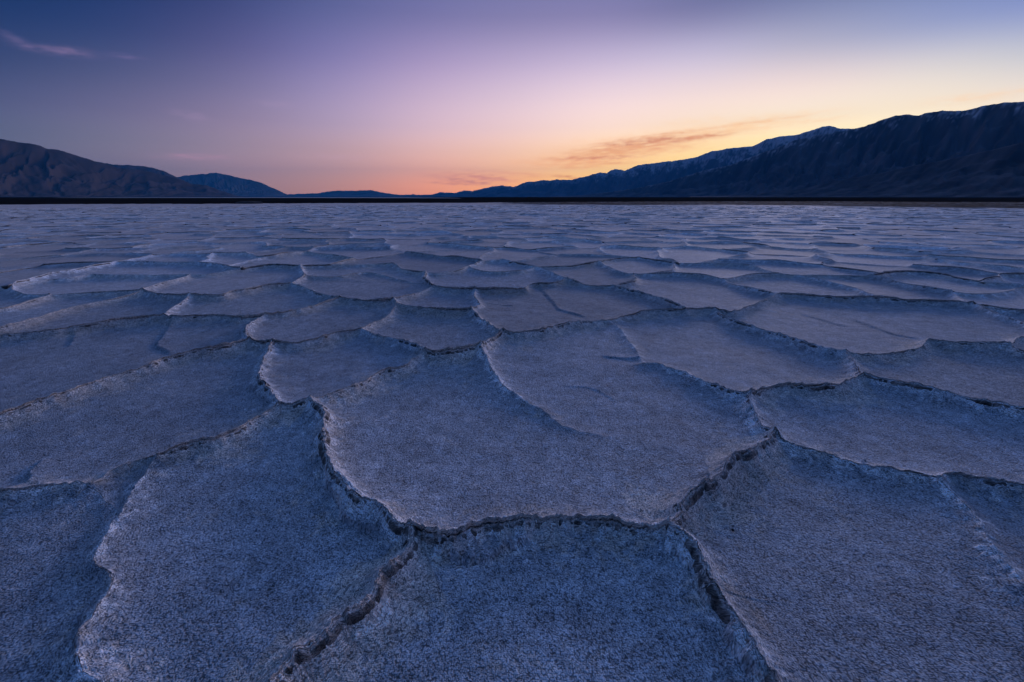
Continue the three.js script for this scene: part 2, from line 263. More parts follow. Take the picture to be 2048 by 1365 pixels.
// ---------------------------------------------------------------- helpers
function tell(o, name, label, category, kind, group) {
  o.name = name; o.userData.label = label; o.userData.category = category;
  if (kind) o.userData.kind = kind;
  if (group) o.userData.group = group;
  o.traverse((m) => { if (m.isMesh) { m.castShadow = true; m.receiveShadow = true; } });
  scene.add(o); return o;
}
function meshOf(pos, idx, col, uv, material) {
  const g = new THREE.BufferGeometry();
  g.setAttribute('position', new THREE.BufferAttribute(new Float32Array(pos), 3));
  if (col) g.setAttribute('color', new THREE.BufferAttribute(new Float32Array(col), 3));
  if (uv) g.setAttribute('uv', new THREE.BufferAttribute(new Float32Array(uv), 2));
  g.setIndex(new THREE.BufferAttribute(new Uint32Array(idx), 1));
  g.computeVertexNormals();
  return new THREE.Mesh(g, material);
}
function grey(size, f, colorSpace) {
  const d = new Uint8Array(size * size * 4);
  for (let y = 0; y < size; y++) for (let x = 0; x < size; x++) { const v = f(x, y), o = (y * size + x) * 4; if (v.length) { d[o] = v[0]; d[o + 1] = v[1]; d[o + 2] = v[2]; } else d[o] = d[o + 1] = d[o + 2] = v; d[o + 3] = 255; }
  const t = new THREE.DataTexture(d, size, size); t.wrapS = t.wrapT = THREE.RepeatWrapping; t.magFilter = THREE.LinearFilter; t.minFilter = THREE.LinearMipmapLinearFilter; t.generateMipmaps = true;
  if (colorSpace) t.colorSpace = THREE.SRGBColorSpace; t.needsUpdate = true; return t;
}
// noise that wraps round a tile of n cells
function tileNoise(x, y, n, seed) {
  const xi = Math.floor(x), yi = Math.floor(y), fx = x - xi, fy = y - yi, w = (i) => ((i % n) + n) % n;
  const g = (i, j, dx, dy) => { const k = PERM[(PERM[(w(i) + seed) & 255] + w(j)) & 255] & 15; return GX[k] * dx + GY[k] * dy; };
  const u = fx * fx * (3 - 2 * fx), v = fy * fy * (3 - 2 * fy);
  return lerp(lerp(g(xi, yi, fx, fy), g(xi + 1, yi, fx - 1, fy), u), lerp(g(xi, yi + 1, fx, fy - 1), g(xi + 1, yi + 1, fx - 1, fy - 1), u), v);
}
const TILE = 1.6, TS = 2048;                                   // metres of salt in one tile of the grain texture
// grains of salt packed over the tile: rounded crystals of two sizes, some missing, some larger
function grains(n, seed, reach) {
  const out = new Float32Array(TS * TS), s = TS / n;
  for (let j = 0; j < n; j++) for (let i = 0; i < n; i++) {
    const k = hash(i + seed * 131, j, 3); if (k < 0.12) continue;
    const cx = (i + 0.15 + 0.7 * hash(i, j + seed, 1)) * s, cy = (j + 0.15 + 0.7 * hash(i, j + seed, 2)) * s, r = s * reach * (0.55 + 0.6 * k), e = 0.65 + 0.7 * hash(i, j + seed, 4), turn = hash(i, j + seed, 5) * 3.14, ca = Math.cos(turn), sa = Math.sin(turn), m = Math.ceil(r * 1.4), hgt = 0.5 + 0.5 * hash(i, j + seed, 6);
    for (let y = Math.floor(cy - m); y <= cy + m; y++) for (let x = Math.floor(cx - m); x <= cx + m; x++) {
      const dx = (x - cx) / r, dy = (y - cy) / r, u = (dx * ca + dy * sa) * e, v = (dy * ca - dx * sa) / e, d = u * u + v * v; if (d >= 1) continue;
      const o = ((y + TS) % TS) * TS + ((x + TS) % TS), h = hgt * Math.sqrt(1 - d); if (h > out[o]) out[o] = h;
    }
  }
  return out;
}
const coarse = grains(150, 1, 0.72), small = grains(400, 2, 0.75), t = (x, y, n, seed) => tileNoise(x / TS * n, y / TS * n, n, seed);
// three looks of the crust: crystalline, mealy, and smoother with damp patches
const saltMaterials = [[0.24, 0.40, 0.12, 0.0040], [0.15, 0.46, 0.13, 0.0034], [0.10, 0.40, 0.12, 0.0027]].map(([k1, k2, k4, bump], v) => {
  const s = v * 37, n = new Float32Array(TS * TS);
  const bumpMap = grey(TS, (x, y) => clamp(k1 * 1.6 * coarse[y * TS + x] + k2 * 1.3 * small[(y * TS + x + v * 700 * TS + v * 311) % (TS * TS)]) * 255);
  const map = grey(TS, (x, y) => {
    const o = y * TS + x, g = 0.37 + k1 * coarse[o] + k2 * small[(o + v * 700 * TS + v * 311) % (TS * TS)] + k4 * t(x, y, 40, 23 + s) + 0.6 * k4 * t(x, y, 14, 71 + s), b = 0.02 * t(x, y, 60, 9 + s);
    return [clamp(g - b) * 255, clamp(g) * 255, clamp(g + b) * 255];
  }, true);
  const m = new THREE.MeshPhysicalMaterial({ sheen: 0.5, sheenColor: new THREE.Color(1, 1, 1), sheenRoughness: 0.7, vertexColors: true, map, bumpMap, bumpScale: bump, roughness: 0.75, metalness: 0 });
  m.name = 'salt_crust'; return m;
});
// farther off the grains are finer than the eye can part: the same crust without their relief
const farMaterials = saltMaterials.map((m) => { const f = m.clone(); f.bumpMap = null; return f; });
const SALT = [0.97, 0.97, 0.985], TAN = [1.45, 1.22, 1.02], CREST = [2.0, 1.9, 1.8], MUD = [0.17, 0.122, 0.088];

// ---------------------------------------------------------------- the network of pressure ridges, as polylines in metres
function warp(x, z, near) {                                    // the ragged run of a ridge
  let wx = 0.022 * noise(x * 2.6 + 5, z * 2.6) + 0.010 * noise(x * 8, z * 8 + 31), wz = 0.022 * noise(x * 2.6, z * 2.6 + 77) + 0.010 * noise(x * 8 + 13, z * 8);
  if (near) { wx += 0.0085 * noise(x * 22, z * 22) + 0.006 * noise(x * 52, z * 52 + 8); wz += 0.0085 * noise(x * 22 + 41, z * 22) + 0.006 * noise(x * 52 + 19, z * 52); }
  return [x + wx, z + wz];
}
function smoothLine(pts, spacing) {                            // Catmull-Rom through the points, at an even spacing; gives [x, z, share of the way]
  const out = [], n = pts.length;
  for (let i = 0; i < n - 1; i++) {
    const p0 = pts[Math.max(0, i - 1)], p1 = pts[i], p2 = pts[i + 1], p3 = pts[Math.min(n - 1, i + 2)];
    const len = Math.hypot(p2[0] - p1[0], p2[1] - p1[1]), m = Math.max(2, Math.ceil(len / spacing));
    for (let k = 0; k < m; k++) {
      const t = k / m, c = (a) => p1[a] + 0.5 * t * (p2[a] - p0[a] + t * (2 * p0[a] - 5 * p1[a] + 4 * p2[a] - p3[a] + t * (3 * (p1[a] - p2[a]) + p3[a] - p0[a])));
      out.push([c(0), c(1)]);
    }
  }
  out.push(pts[n - 1]);
  let total = 0; const at = [0];
  for (let i = 1; i < out.length; i++) at.push(total += Math.hypot(out[i][0] - out[i - 1][0], out[i][1] - out[i - 1][1]));
  return out.map((p, i) => [p[0], p[1], at[i] / total]);
}
const pairs = (a) => { const o = []; for (let i = 0; i < a.length; i += 2) o.push([a[i], a[i + 1]]); return o; };
const spacingAt = (r) => (r < 2.2 ? 0.012 : r < 4 ? 0.02 : r < 8 ? 0.035 : r < 20 ? 0.06 : 0.14);
const ridgeLines = RIDGES.map(([a, b, a0, a1, s, dirt, mid]) => {
  const pts = [JOINTS[a], ...pairs(mid), JOINTS[b]], r = Math.min(...pts.map((p) => Math.hypot(p[0], p[1])));
  return { a, b, s, dirt, line: smoothLine(pts, spacingAt(r)).map(([x, z, t]) => [...warp(x, z, true), Math.max(0, lerp(a0, a1, t))]) };
});
const ledgeLines = LEDGES.map(([amp, side, mid]) => {
  const line = smoothLine(pairs(mid), 0.015).map(([x, z, t]) => [...warp(x, z, true), amp * step01(0, 0.16, t) * step01(0, 0.16, 1 - t)]);
  const xs = line.map((p) => p[0]), zs = line.map((p) => p[1]);
  return { side, line, box: [Math.min(...xs) - 0.25, Math.max(...xs) + 0.25, Math.min(...zs) - 0.25, Math.max(...zs) + 0.25] };
});
// plates of the traced network: walk round every face
const fans = JOINTS.map(() => []);
ridgeLines.forEach(({ a, b, line }, e) => {
  const n = line.length, k = Math.min(6, n - 1);
  fans[a].push([Math.atan2(line[k][1] - line[0][1], line[k][0] - line[0][0]), e, b]);
  fans[b].push([Math.atan2(line[n - 1 - k][1] - line[n - 1][1], line[n - 1 - k][0] - line[n - 1][0]), e, a]);
});
fans.forEach((f) => f.sort((p, q) => p[0] - q[0]));
const walked = new Set(), plates = []; let rimSegments = [];
for (let a = 0; a < JOINTS.length; a++) for (const [, e0, b0] of fans[a]) {
  let u = a, v = b0, e = e0; const loop = [];
  while (!walked.has(u + '/' + e)) {
    walked.add(u + '/' + e); loop.push([u, e]);
    const f = fans[v], j = f.findIndex((q) => q[1] === e), nx = f[(j + f.length - 1) % f.length];
    u = v; v = nx[2]; e = nx[1];
  }
  if (!loop.length) continue;
  const segs = []; let area = 0;
  for (const [from, id] of loop) {
    const { line, s, dirt, a: A } = ridgeLines[id], L = from === A ? line : [...line].reverse();
    for (let i = 0; i < L.length - 1; i++) { segs.push([L[i][0], L[i][1], L[i + 1][0], L[i + 1][1], L[i][2], L[i + 1][2], id, s, dirt]); area += L[i][0] * L[i + 1][1] - L[i + 1][0] * L[i][1]; }
  }
  if (area > 0) plates.push({ segs, turn: 1, loop }); else rimSegments = segs;
}
const rimPoly = rimSegments;                                   // outline of the traced plates
function inside(segs, x, z) { let c = false; for (let i = 0; i < segs.length; i++) { const s = segs[i]; if ((s[1] > z) !== (s[3] > z) && x < (s[2] - s[0]) * (z - s[1]) / (s[3] - s[1]) + s[0]) c = !c; } return c; }
function distTo(segs, x, z) { let b = 1e9; for (const s of segs) { const ex = s[2] - s[0], ez = s[3] - s[1], t = clamp(((x - s[0]) * ex + (z - s[1]) * ez) / (ex * ex + ez * ez || 1e-12)), dx = x - s[0] - t * ex, dz = z - s[1] - t * ez, d = dx * dx + dz * dz; if (d < b) b = d; } return Math.sqrt(b); }

// beyond them the same kind of plates go on, as cells round scattered centres
const CELL = 1.08, ROW = CELL * 0.9;
const seedAt = (i, j) => [(i + 0.5 + (j & 1 ? 0.5 : 0) + (hash(i, j, 1) - 0.5) * 0.72) * CELL, -(j + 0.5 + (hash(i, j, 2) - 0.5) * 0.72) * ROW];
const keepSeed = new Map();
const rimSparse = rimPoly.filter((_, i) => i % 3 === 0);
function kept(i, j) {
  const key = i * 4096 + j; if (keepSeed.has(key)) return keepSeed.get(key);
  const [x, z] = seedAt(i, j); let k = true;
  if (j > 11 && hash(i, j, 31) < 0.14) k = false; else if (Math.hypot(x, z) < 14) k = !inside(rimPoly, x, z) && distTo(rimSparse, x, z) > 0.3;
  keepSeed.set(key, k); return k;
}
const cells = [];
for (let j = -4; j < 54; j++) for (let i = -48; i < 48; i++) {
  if (!kept(i, j)) continue;
  const [x, z] = seedAt(i, j), r = Math.hypot(x, z), th = Math.atan2(x, -z);
  if (Math.abs(th) > (r < 8 ? 1.95 : 1.02) || r < 0.6) continue;
  cells.push({ i, j, x, z, r, beside: Math.abs(th) > 0.98 });
}
cells.sort((p, q) => p.r - q.r);
const PLATES_APART = 300, NEAR_CELLS = cells.filter((c) => c.r < 50);
const chosen = new Set(NEAR_CELLS.map((c) => c.i * 4096 + c.j));
for (const c of NEAR_CELLS) {
  let poly = [[c.x - 3, c.z - 3, -1], [c.x + 3, c.z - 3, -1], [c.x + 3, c.z + 3, -1], [c.x - 3, c.z + 3, -1]];
  for (let dj = -4; dj <= 4; dj++) for (let di = -4; di <= 4; di++) {
    if (!di && !dj || !kept(c.i + di, c.j + dj)) continue;
    const [qx, qz] = seedAt(c.i + di, c.j + dj), nx = qx - c.x, nz = qz - c.z, m = (qx * qx + qz * qz - c.x * c.x - c.z * c.z) / 2;
    const out = []; const tag = Math.min(c.i * 4096 + c.j, (c.i + di) * 4096 + c.j + dj) * 7 + Math.abs(di) * 3 + Math.abs(dj);
    for (let k = 0; k < poly.length; k++) {
      const p = poly[k], q = poly[(k + 1) % poly.length], sp = p[0] * nx + p[1] * nz - m, sq = q[0] * nx + q[1] * nz - m;
      if (sp <= 0) out.push(p);
      if (sp <= 0 && sq > 0) { const t = sp / (sp - sq); out.push([p[0] + (q[0] - p[0]) * t, p[1] + (q[1] - p[1]) * t, tag]); }
      else if (sp > 0 && sq <= 0) { const t = sp / (sp - sq); out.push([p[0] + (q[0] - p[0]) * t, p[1] + (q[1] - p[1]) * t, p[2]]); }
    }
    poly = out;
  }
  const segs = [], big = (x, z) => { const w = 0.26, [a, b] = warp(x, z, false); return [a + w * noise(x * 0.9 + 3, z * 0.9) + 0.08 * noise(x * 3, z * 3 + 50), b + w * noise(x * 0.9, z * 0.9 + 60) + 0.08 * noise(x * 3 + 21, z * 3)]; };
  for (let k = 0; k < poly.length; k++) {
    const p = poly[k], q = poly[(k + 1) % poly.length], len = Math.hypot(q[0] - p[0], q[1] - p[1]), n = Math.max(1, Math.ceil(len / spacingAt(c.r))), tag = p[2];
    const low = lerp(1, 0.62, step01(5, 12, c.r)), amp = (hash(tag, 4) < 0.16 ? 0.3 : 0.7 + 0.65 * hash(tag, 3)) * low, s = 0.15 + 0.85 * hash(tag, 5), dirt = hash(tag, 8);
    for (let m = 0; m < n; m++) {
      const a = big(lerp(p[0], q[0], m / n), lerp(p[1], q[1], m / n)), b = big(lerp(p[0], q[0], (m + 1) / n), lerp(p[1], q[1], (m + 1) / n));
      segs.push([a[0], a[1], b[0], b[1], amp, amp, k, s, dirt]);
    }
  }
  let area = 0; for (const s of segs) area += s[0] * s[3] - s[2] * s[1];
  plates.push({ segs, turn: area > 0 ? 1 : -1, cell: c });
}

// ---------------------------------------------------------------- one plate of salt: a shallow dish with a curled, crumbling rim
const billow = (x, z) => Math.abs(noise(x, z));
function relief(x, z, fine) {                                  // swells, lumps and grains of the crust; fine = spacing of the mesh here
  let h = 0.010 * noise(x * 0.9 + 7, z * 0.9) + 0.005 * noise(x * 2.4, z * 2.4 + 3) + 0.003 * noise(x * 6.5, z * 6.5);
  if (fine < 0.03) h += 0.0016 * noise(x * 14, z * 14);
  if (fine < 0.016) h += 0.0012 * billow(x * 28, z * 28);
  if (fine < 0.009) h += 0.0014 * billow(x * 56 + 5, z * 56);
  return h;
}
const plateMeshes = [];
function buildPlate(plate) {
  const { segs, turn, cell } = plate;
  let all = segs, cut = null, r0 = 1e9, t0 = 1e9, t1 = -1e9, l0 = 1e9, l1 = -1e9;
  for (const s of segs) { const r = Math.hypot(s[0], s[1]), th = Math.atan2(s[0], -s[1]), l = Math.log(r); r0 = Math.min(r0, r); t0 = Math.min(t0, th); t1 = Math.max(t1, th); l0 = Math.min(l0, l); l1 = Math.max(l1, l); }
  if (cell && cell.r < 12) {                                   // where a cell would reach under the traced plates it ends at their rim
    cut = rimPoly; let bx0 = 1e9, bx1 = -1e9, bz0 = 1e9, bz1 = -1e9;
    for (const s of segs) { bx0 = Math.min(bx0, s[0]); bx1 = Math.max(bx1, s[0]); bz0 = Math.min(bz0, s[1]); bz1 = Math.max(bz1, s[1]); }
    const nearRim = rimPoly.filter((s) => s[0] > bx0 - 0.1 && s[0] < bx1 + 0.1 && s[1] > bz0 - 0.1 && s[1] < bz1 + 0.1).map((s) => [...s.slice(0, 6), 1000 + s[6], s[7], s[8], true]);
    if (nearRim.length) all = [...segs, ...nearRim]; else cut = null;
  }
  const side = cell && cell.beside ? 3 : 1;
  const dth = side * (r0 < 1.5 ? 0.0027 : r0 < 3 ? 0.0034 : r0 < 6 ? 0.0042 : r0 < 12 ? 0.0052 : r0 < 20 ? 0.0062 : 0.0066);
  const dl = side * (r0 < 1.5 ? 0.0029 : r0 < 3 ? 0.0042 : r0 < 6 ? 0.0062 : r0 < 12 ? 0.0095 : r0 < 20 ? 0.011 : 0.0085);
  if (t1 - t0 > 3.5) return;                                   // under the tripod
  const i0 = Math.floor(Math.max(t0, -1.95) / dth) - 1, i1 = Math.ceil(Math.min(t1, 1.95) / dth) + 1, j0 = Math.floor(Math.max(l0, Math.log(0.36)) / dl) - 1, j1 = Math.ceil(l1 / dl) + 1;
  const W = i1 - i0 + 1, Hh = j1 - j0 + 1, edgeIds = [...new Set(all.map((s) => s[6]))], slot = new Map(edgeIds.map((e, k) => [e, k])), nE = edgeIds.length;
  const nS = all.length, SX = new Float64Array(nS), SZ = new Float64Array(nS), EX = new Float64Array(nS), EZ = new Float64Array(nS), IL = new Float64Array(nS), SE = new Int32Array(nS);
  all.forEach((s, k) => { SX[k] = s[0]; SZ[k] = s[1]; EX[k] = s[2] - s[0]; EZ[k] = s[3] - s[1]; IL[k] = 1 / (EX[k] ** 2 + EZ[k] ** 2 || 1e-12); SE[k] = slot.get(s[6]); });
  // ridges that only touch this plate at a joint lift its corners too
  const across = [];
  if (plate.loop) {
    const ids = new Set(plate.loop.map((l) => l[1])), ends = new Set(plate.loop.map((l) => l[0]));
    ridgeLines.forEach((L, id) => { if (!ids.has(id) && (ends.has(L.a) || ends.has(L.b))) across.push(ends.has(L.a) ? L.line.slice(0, 40) : L.line.slice(-40)); });
  }
  // which lattice points lie inside
  const PX = new Float64Array(W * Hh), PZ = new Float64Array(W * Hh), IN = new Uint8Array(W * Hh);
  for (let j = 0; j < Hh; j++) { const r = Math.exp((j + j0) * dl); for (let i = 0; i < W; i++) { const th = (i + i0) * dth, k = j * W + i; PX[k] = r * Math.sin(th); PZ[k] = -r * Math.cos(th); } }
  for (let j = 0; j < Hh; j++) for (let i = 0; i < W; i++) { const k = j * W + i; IN[k] = inside(segs, PX[k], PZ[k]) && !(cut && inside(cut, PX[k], PZ[k])) ? 1 : 0; }
  const used = new Int32Array(W * Hh).fill(-1), tris = [];
  let count = 0; const list = [];
  const take = (k) => { if (used[k] < 0) { used[k] = count++; list.push(k); } return used[k]; };
  for (let j = 0; j < Hh - 1; j++) for (let i = 0; i < W - 1; i++) {
    const a = j * W + i, b = a + 1, c = a + W, d = c + 1;
    if (IN[a] + IN[b] + IN[d]) tris.push(take(a), take(b), take(d));
    if (IN[a] + IN[d] + IN[c]) tris.push(take(a), take(d), take(c));
  }
  if (count < 12) return;
  const pos = [], col = [], uv = [], best = new Float64Array(nE), bestSeg = new Int32Array(nE), inward = [];
  const own = hash(Math.round(segs[0][0] * 80), Math.round(segs[0][1] * 80), 12), tone = 0.88 + 0.22 * own, warm = 0.06 * (hash(Math.round(segs[0][0] * 80), 7, Math.round(segs[0][1] * 80)) - 0.35);
  const paint = (x, z, d, amp, dirt, brown, fine = 0) => {
    const m = 0.95 + 0.16 * noise(x * 2.3, z * 2.3) + 0.15 * noise(x * 7.5, z * 7.5 + 4) + 0.08 * noise(x * 21, z * 21 + 14);
    const stain = clamp((0.9 * noise(x * 7, z * 7 + 90) + 0.7 * noise(x * 34, z * 34) + 0.5 * noise(x * 95, z * 95) + (dirt * amp * 2.1) * Math.exp(-d / 0.08) - 0.42) * 2.2);
    const crestPale = clamp((0.8 * noise(x * 16 + 8, z * 16) + 0.9 * noise(x * 48, z * 48 + 5) + 2.3 * Math.min(1, amp) * Math.exp(-d / Math.max(0.03, fine * 0.8)) - 0.62) * 2.2);   // paler colour close to the crests, with a ragged edge
    const mud = brown * clamp(0.85 + 0.9 * noise(x * 40 + 2, z * 40));
    for (let c = 0; c < 3; c++) col.push(lerp(lerp(lerp(SALT[c], TAN[c], stain * 0.9), lerp(CREST[c], TAN[c] * 1.1, stain * 0.7), crestPale) * m * tone * (1 + warm * (1 - c)), MUD[c] * (0.3 + 0.5 * m), clamp(mud)));
  };
  for (let n = 0; n < count; n++) {
    const k = list[n]; let x = PX[k], z = PZ[k]; const isIn = IN[k];
    const r = Math.hypot(x, z), fine = Math.max(dl, dth) * r;
    best.fill(1e9); let bd = 1e9, bs = 0;
    for (let q = 0; q < nS; q++) {
      const dx0 = x - SX[q], dz0 = z - SZ[q]; let t = (dx0 * EX[q] + dz0 * EZ[q]) * IL[q]; t = t < 0 ? 0 : t > 1 ? 1 : t;
      const dx = dx0 - t * EX[q], dz = dz0 - t * EZ[q], d = dx * dx + dz * dz, e = SE[q];
      if (d < best[e]) { best[e] = d; bestSeg[e] = q; if (d < bd) { bd = d; bs = q; } }
    }
    const s = all[bs], t = clamp(((x - SX[bs]) * EX[bs] + (z - SZ[bs]) * EZ[bs]) * IL[bs]), len = 1 / Math.sqrt(IL[bs]) || 1;
    const sg = len > 0 ? Math.sqrt(IL[bs]) * (s[9] ? -1 : turn) : 0;
    let nx = -EZ[bs] * sg, nz = EX[bs] * sg;                    // into this plate
    const amp = lerp(s[4], s[5], t);
    const qx = SX[bs] + t * EX[bs], qz = SZ[bs] + t * EZ[bs], far = (nx * qx + nz * qz) / (Math.hypot(qx, qz) || 1);
    const lift = s[7] * far * clamp(0.55 + 1.3 * noise(qx * 3.1 + 11, qz * 3.1), 0.1, 1.0);                                    // the plate on the far side of a ridge rides up over the near one
    if (!isIn) {
      const gape = clamp(0.5 + 1.4 * noise(qx * 7 + 3, qz * 7)) * 0.006 * Math.min(1, amp);
      const out = lift > 0 ? -0.007 * lift * amp * (0.5 + billow(qx * 30, qz * 30) * 1.6) : gape;
      x = qx + nx * out; z = qz + nz * out; bd = 0;
    }
    const d = Math.sqrt(bd);
    let sum = 0;
    for (let e = 0; e < nE; e++) {
      const q = bestSeg[e], S = all[q], de = isIn || SE[bs] !== e ? Math.sqrt(best[e]) : 0; if (de > 0.9) continue;
      const A = (S[4] + S[5]) / 2 * (0.82 + 0.5 * noise(SX[q] * 1.9 + 40, SZ[q] * 1.9));
      const f = A * (0.026 * Math.exp(-de / 0.10) + 0.037 * Math.exp(-((de / Math.max(0.030, fine * 0.7)) ** 1.2)));
      sum += f * f * f * f;
    }
    for (const P of across) {
      let b = 1e9, at = 0; for (let q = 0; q < P.length; q += 2) { const dd = (P[q][0] - x) ** 2 + (P[q][1] - z) ** 2; if (dd < b) { b = dd; at = q; } }
      const de = Math.sqrt(b); if (de > 0.5) continue;
      const A = P[at][2] * (0.82 + 0.5 * noise(P[at][0] * 1.9 + 40, P[at][1] * 1.9)), f = A * (0.026 * Math.exp(-de / 0.10) + 0.037 * Math.exp(-((de / Math.max(0.030, fine * 0.7)) ** 1.2)));
      sum += f * f * f * f;
    }
    const wall = Math.sqrt(Math.sqrt(sum)); let h = wall + relief(x, z, fine);
    h += 0.013 * lift * amp * Math.exp(-d / 0.04);
    if (r < 5) { const dw = d + 0.022 * noise(x * 8 + 6, z * 8) + 0.008 * noise(x * 26, z * 26 + 2), on = Math.min(1, amp) * clamp(0.2 + 1.8 * noise(x * 2.2 + 60, z * 2.2)); h += on * 0.006 * (step01(0.062, 0.052, dw) + 0.7 * step01(0.036, 0.028, dw)); }
    const edge = Math.exp(-d / 0.042) * Math.min(1, amp);
    if (fine < 0.03) h += edge * 0.020 * (billow(x * 19 + 70, z * 19) - 0.2);
    if (fine < 0.012) h += edge * 0.012 * (billow(x * 45, z * 45 + 70) - 0.15);
    if (fine < 0.006) h += edge * 0.009 * billow(x * 90 + 3, z * 90);
    for (const L of ledgeLines) {
      if (x < L.box[0] || x > L.box[1] || z < L.box[2] || z > L.box[3]) continue;
      let b = 1e9, at = 0; const P = L.line;
      for (let q = 0; q < P.length - 1; q++) { const ex = P[q + 1][0] - P[q][0], ez = P[q + 1][1] - P[q][1], tt = clamp(((x - P[q][0]) * ex + (z - P[q][1]) * ez) / (ex * ex + ez * ez || 1e-12)), dx = x - P[q][0] - tt * ex, dz = z - P[q][1] - tt * ez, dd = dx * dx + dz * dz; if (dd < b) { b = dd; at = q; } }
      const ex = P[at + 1][0] - P[at][0], ez = P[at + 1][1] - P[at][1], side = Math.sign(ex * (z - P[at][1]) - ez * (x - P[at][0])) * -L.side, dd = Math.sqrt(b), A = P[at][2];
      const up = step01(-0.008, 0.006, side * dd + 0.003 * noise(x * 40, z * 40)); h += A * lerp(-0.006 * Math.exp(-dd / 0.02), 0.015 * Math.exp(-dd / 0.06), up);
    }
    if (cell) h += 0.012 * (hash(cell.i, cell.j, 9) - 0.5);
    pos.push(x, h, z); uv.push((x - nx * wall * 0.9) / TILE, (z - nz * wall * 0.9) / TILE); inward.push(nx, nz, Math.max(0, lift) * amp, isIn);
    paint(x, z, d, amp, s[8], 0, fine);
  }
  // broken faces below the rim
  const edges = new Map();
  for (let q = 0; q < tris.length; q += 3) for (let e = 0; e < 3; e++) { const a = tris[q + e], b = tris[q + (e + 1) % 3], rev = b * 1e7 + a; if (edges.has(rev)) edges.delete(rev); else edges.set(a * 1e7 + b, [a, b]); }
  const rows = new Map();
  const below = (v) => {
    if (rows.has(v)) return rows.get(v);
    const x = pos[v * 3], y = pos[v * 3 + 1], z = pos[v * 3 + 2], nx = inward[v * 4], nz = inward[v * 4 + 1], ids = [];
    const rough = noise(x * 33, z * 33) , rough2 = noise(x * 60 + 9, z * 60);
    const f = 0.009 + 0.024 * inward[v * 4 + 2];                // how far this rim stands over its neighbour
    for (const [drop, back, brown] of [[0, 0, 0], [0.25 * f + 0.002 * rough, -0.001 + 0.004 * rough2, 0], [0.55 * f + 0.002 * rough2, 0.001 + 0.005 * rough, 0.05], [0.72 * f + 0.002 * rough, 0.005 + 0.005 * rough2, 0.9], [1.2 * f + 0.006, 0.012, 1], [0.085, 0.02, 1]]) {
      const px = x + nx * back, pz = z + nz * back; ids.push(pos.length / 3);
      pos.push(px, Math.max(-0.05, y - drop), pz); uv.push(px / TILE + drop * 0.7, pz / TILE + drop * 0.7); paint(px, pz, 0, 1, 1, brown);
    }
    rows.set(v, ids); return ids;
  };
  for (const [a, b] of edges.values()) {
    if (inward[a * 4 + 3] && inward[b * 4 + 3]) continue;
    const A = below(a), B = below(b);
    for (let k = 0; k < 5; k++) tris.push(A[k], A[k + 1], B[k], B[k], A[k + 1], B[k + 1]);
  }
  const flip = []; for (let q = 0; q < tris.length; q += 3) flip.push(tris[q], tris[q + 1], tris[q + 2]);
  plateMeshes.push([side > 1 ? r0 + 1000 : r0, meshOf(pos, flip, col, uv, (r0 < 4.5 ? saltMaterials : farMaterials)[Math.floor(hash(Math.round(segs[0][0] * 50), Math.round(segs[0][1] * 50), 2) * 3) % 3])]);
}
for (const p of plates) buildPlate(p);
plateMeshes.sort((a, b) => a[0] - b[0]);
const farPlates = plateMeshes.splice(PLATES_APART).map(([, m]) => m.geometry);
const saltFlat = new THREE.Group();
plateMeshes.forEach(([, m], n) => { m.name = n ? 'salt_plate_' + String(n).padStart(3, '0') : 'salt_plate'; saltFlat.add(m); });
console.log('plates', plateMeshes.length, 'triangles', plateMeshes.reduce((s, [, m]) => s + m.geometry.index.count / 3, 0));

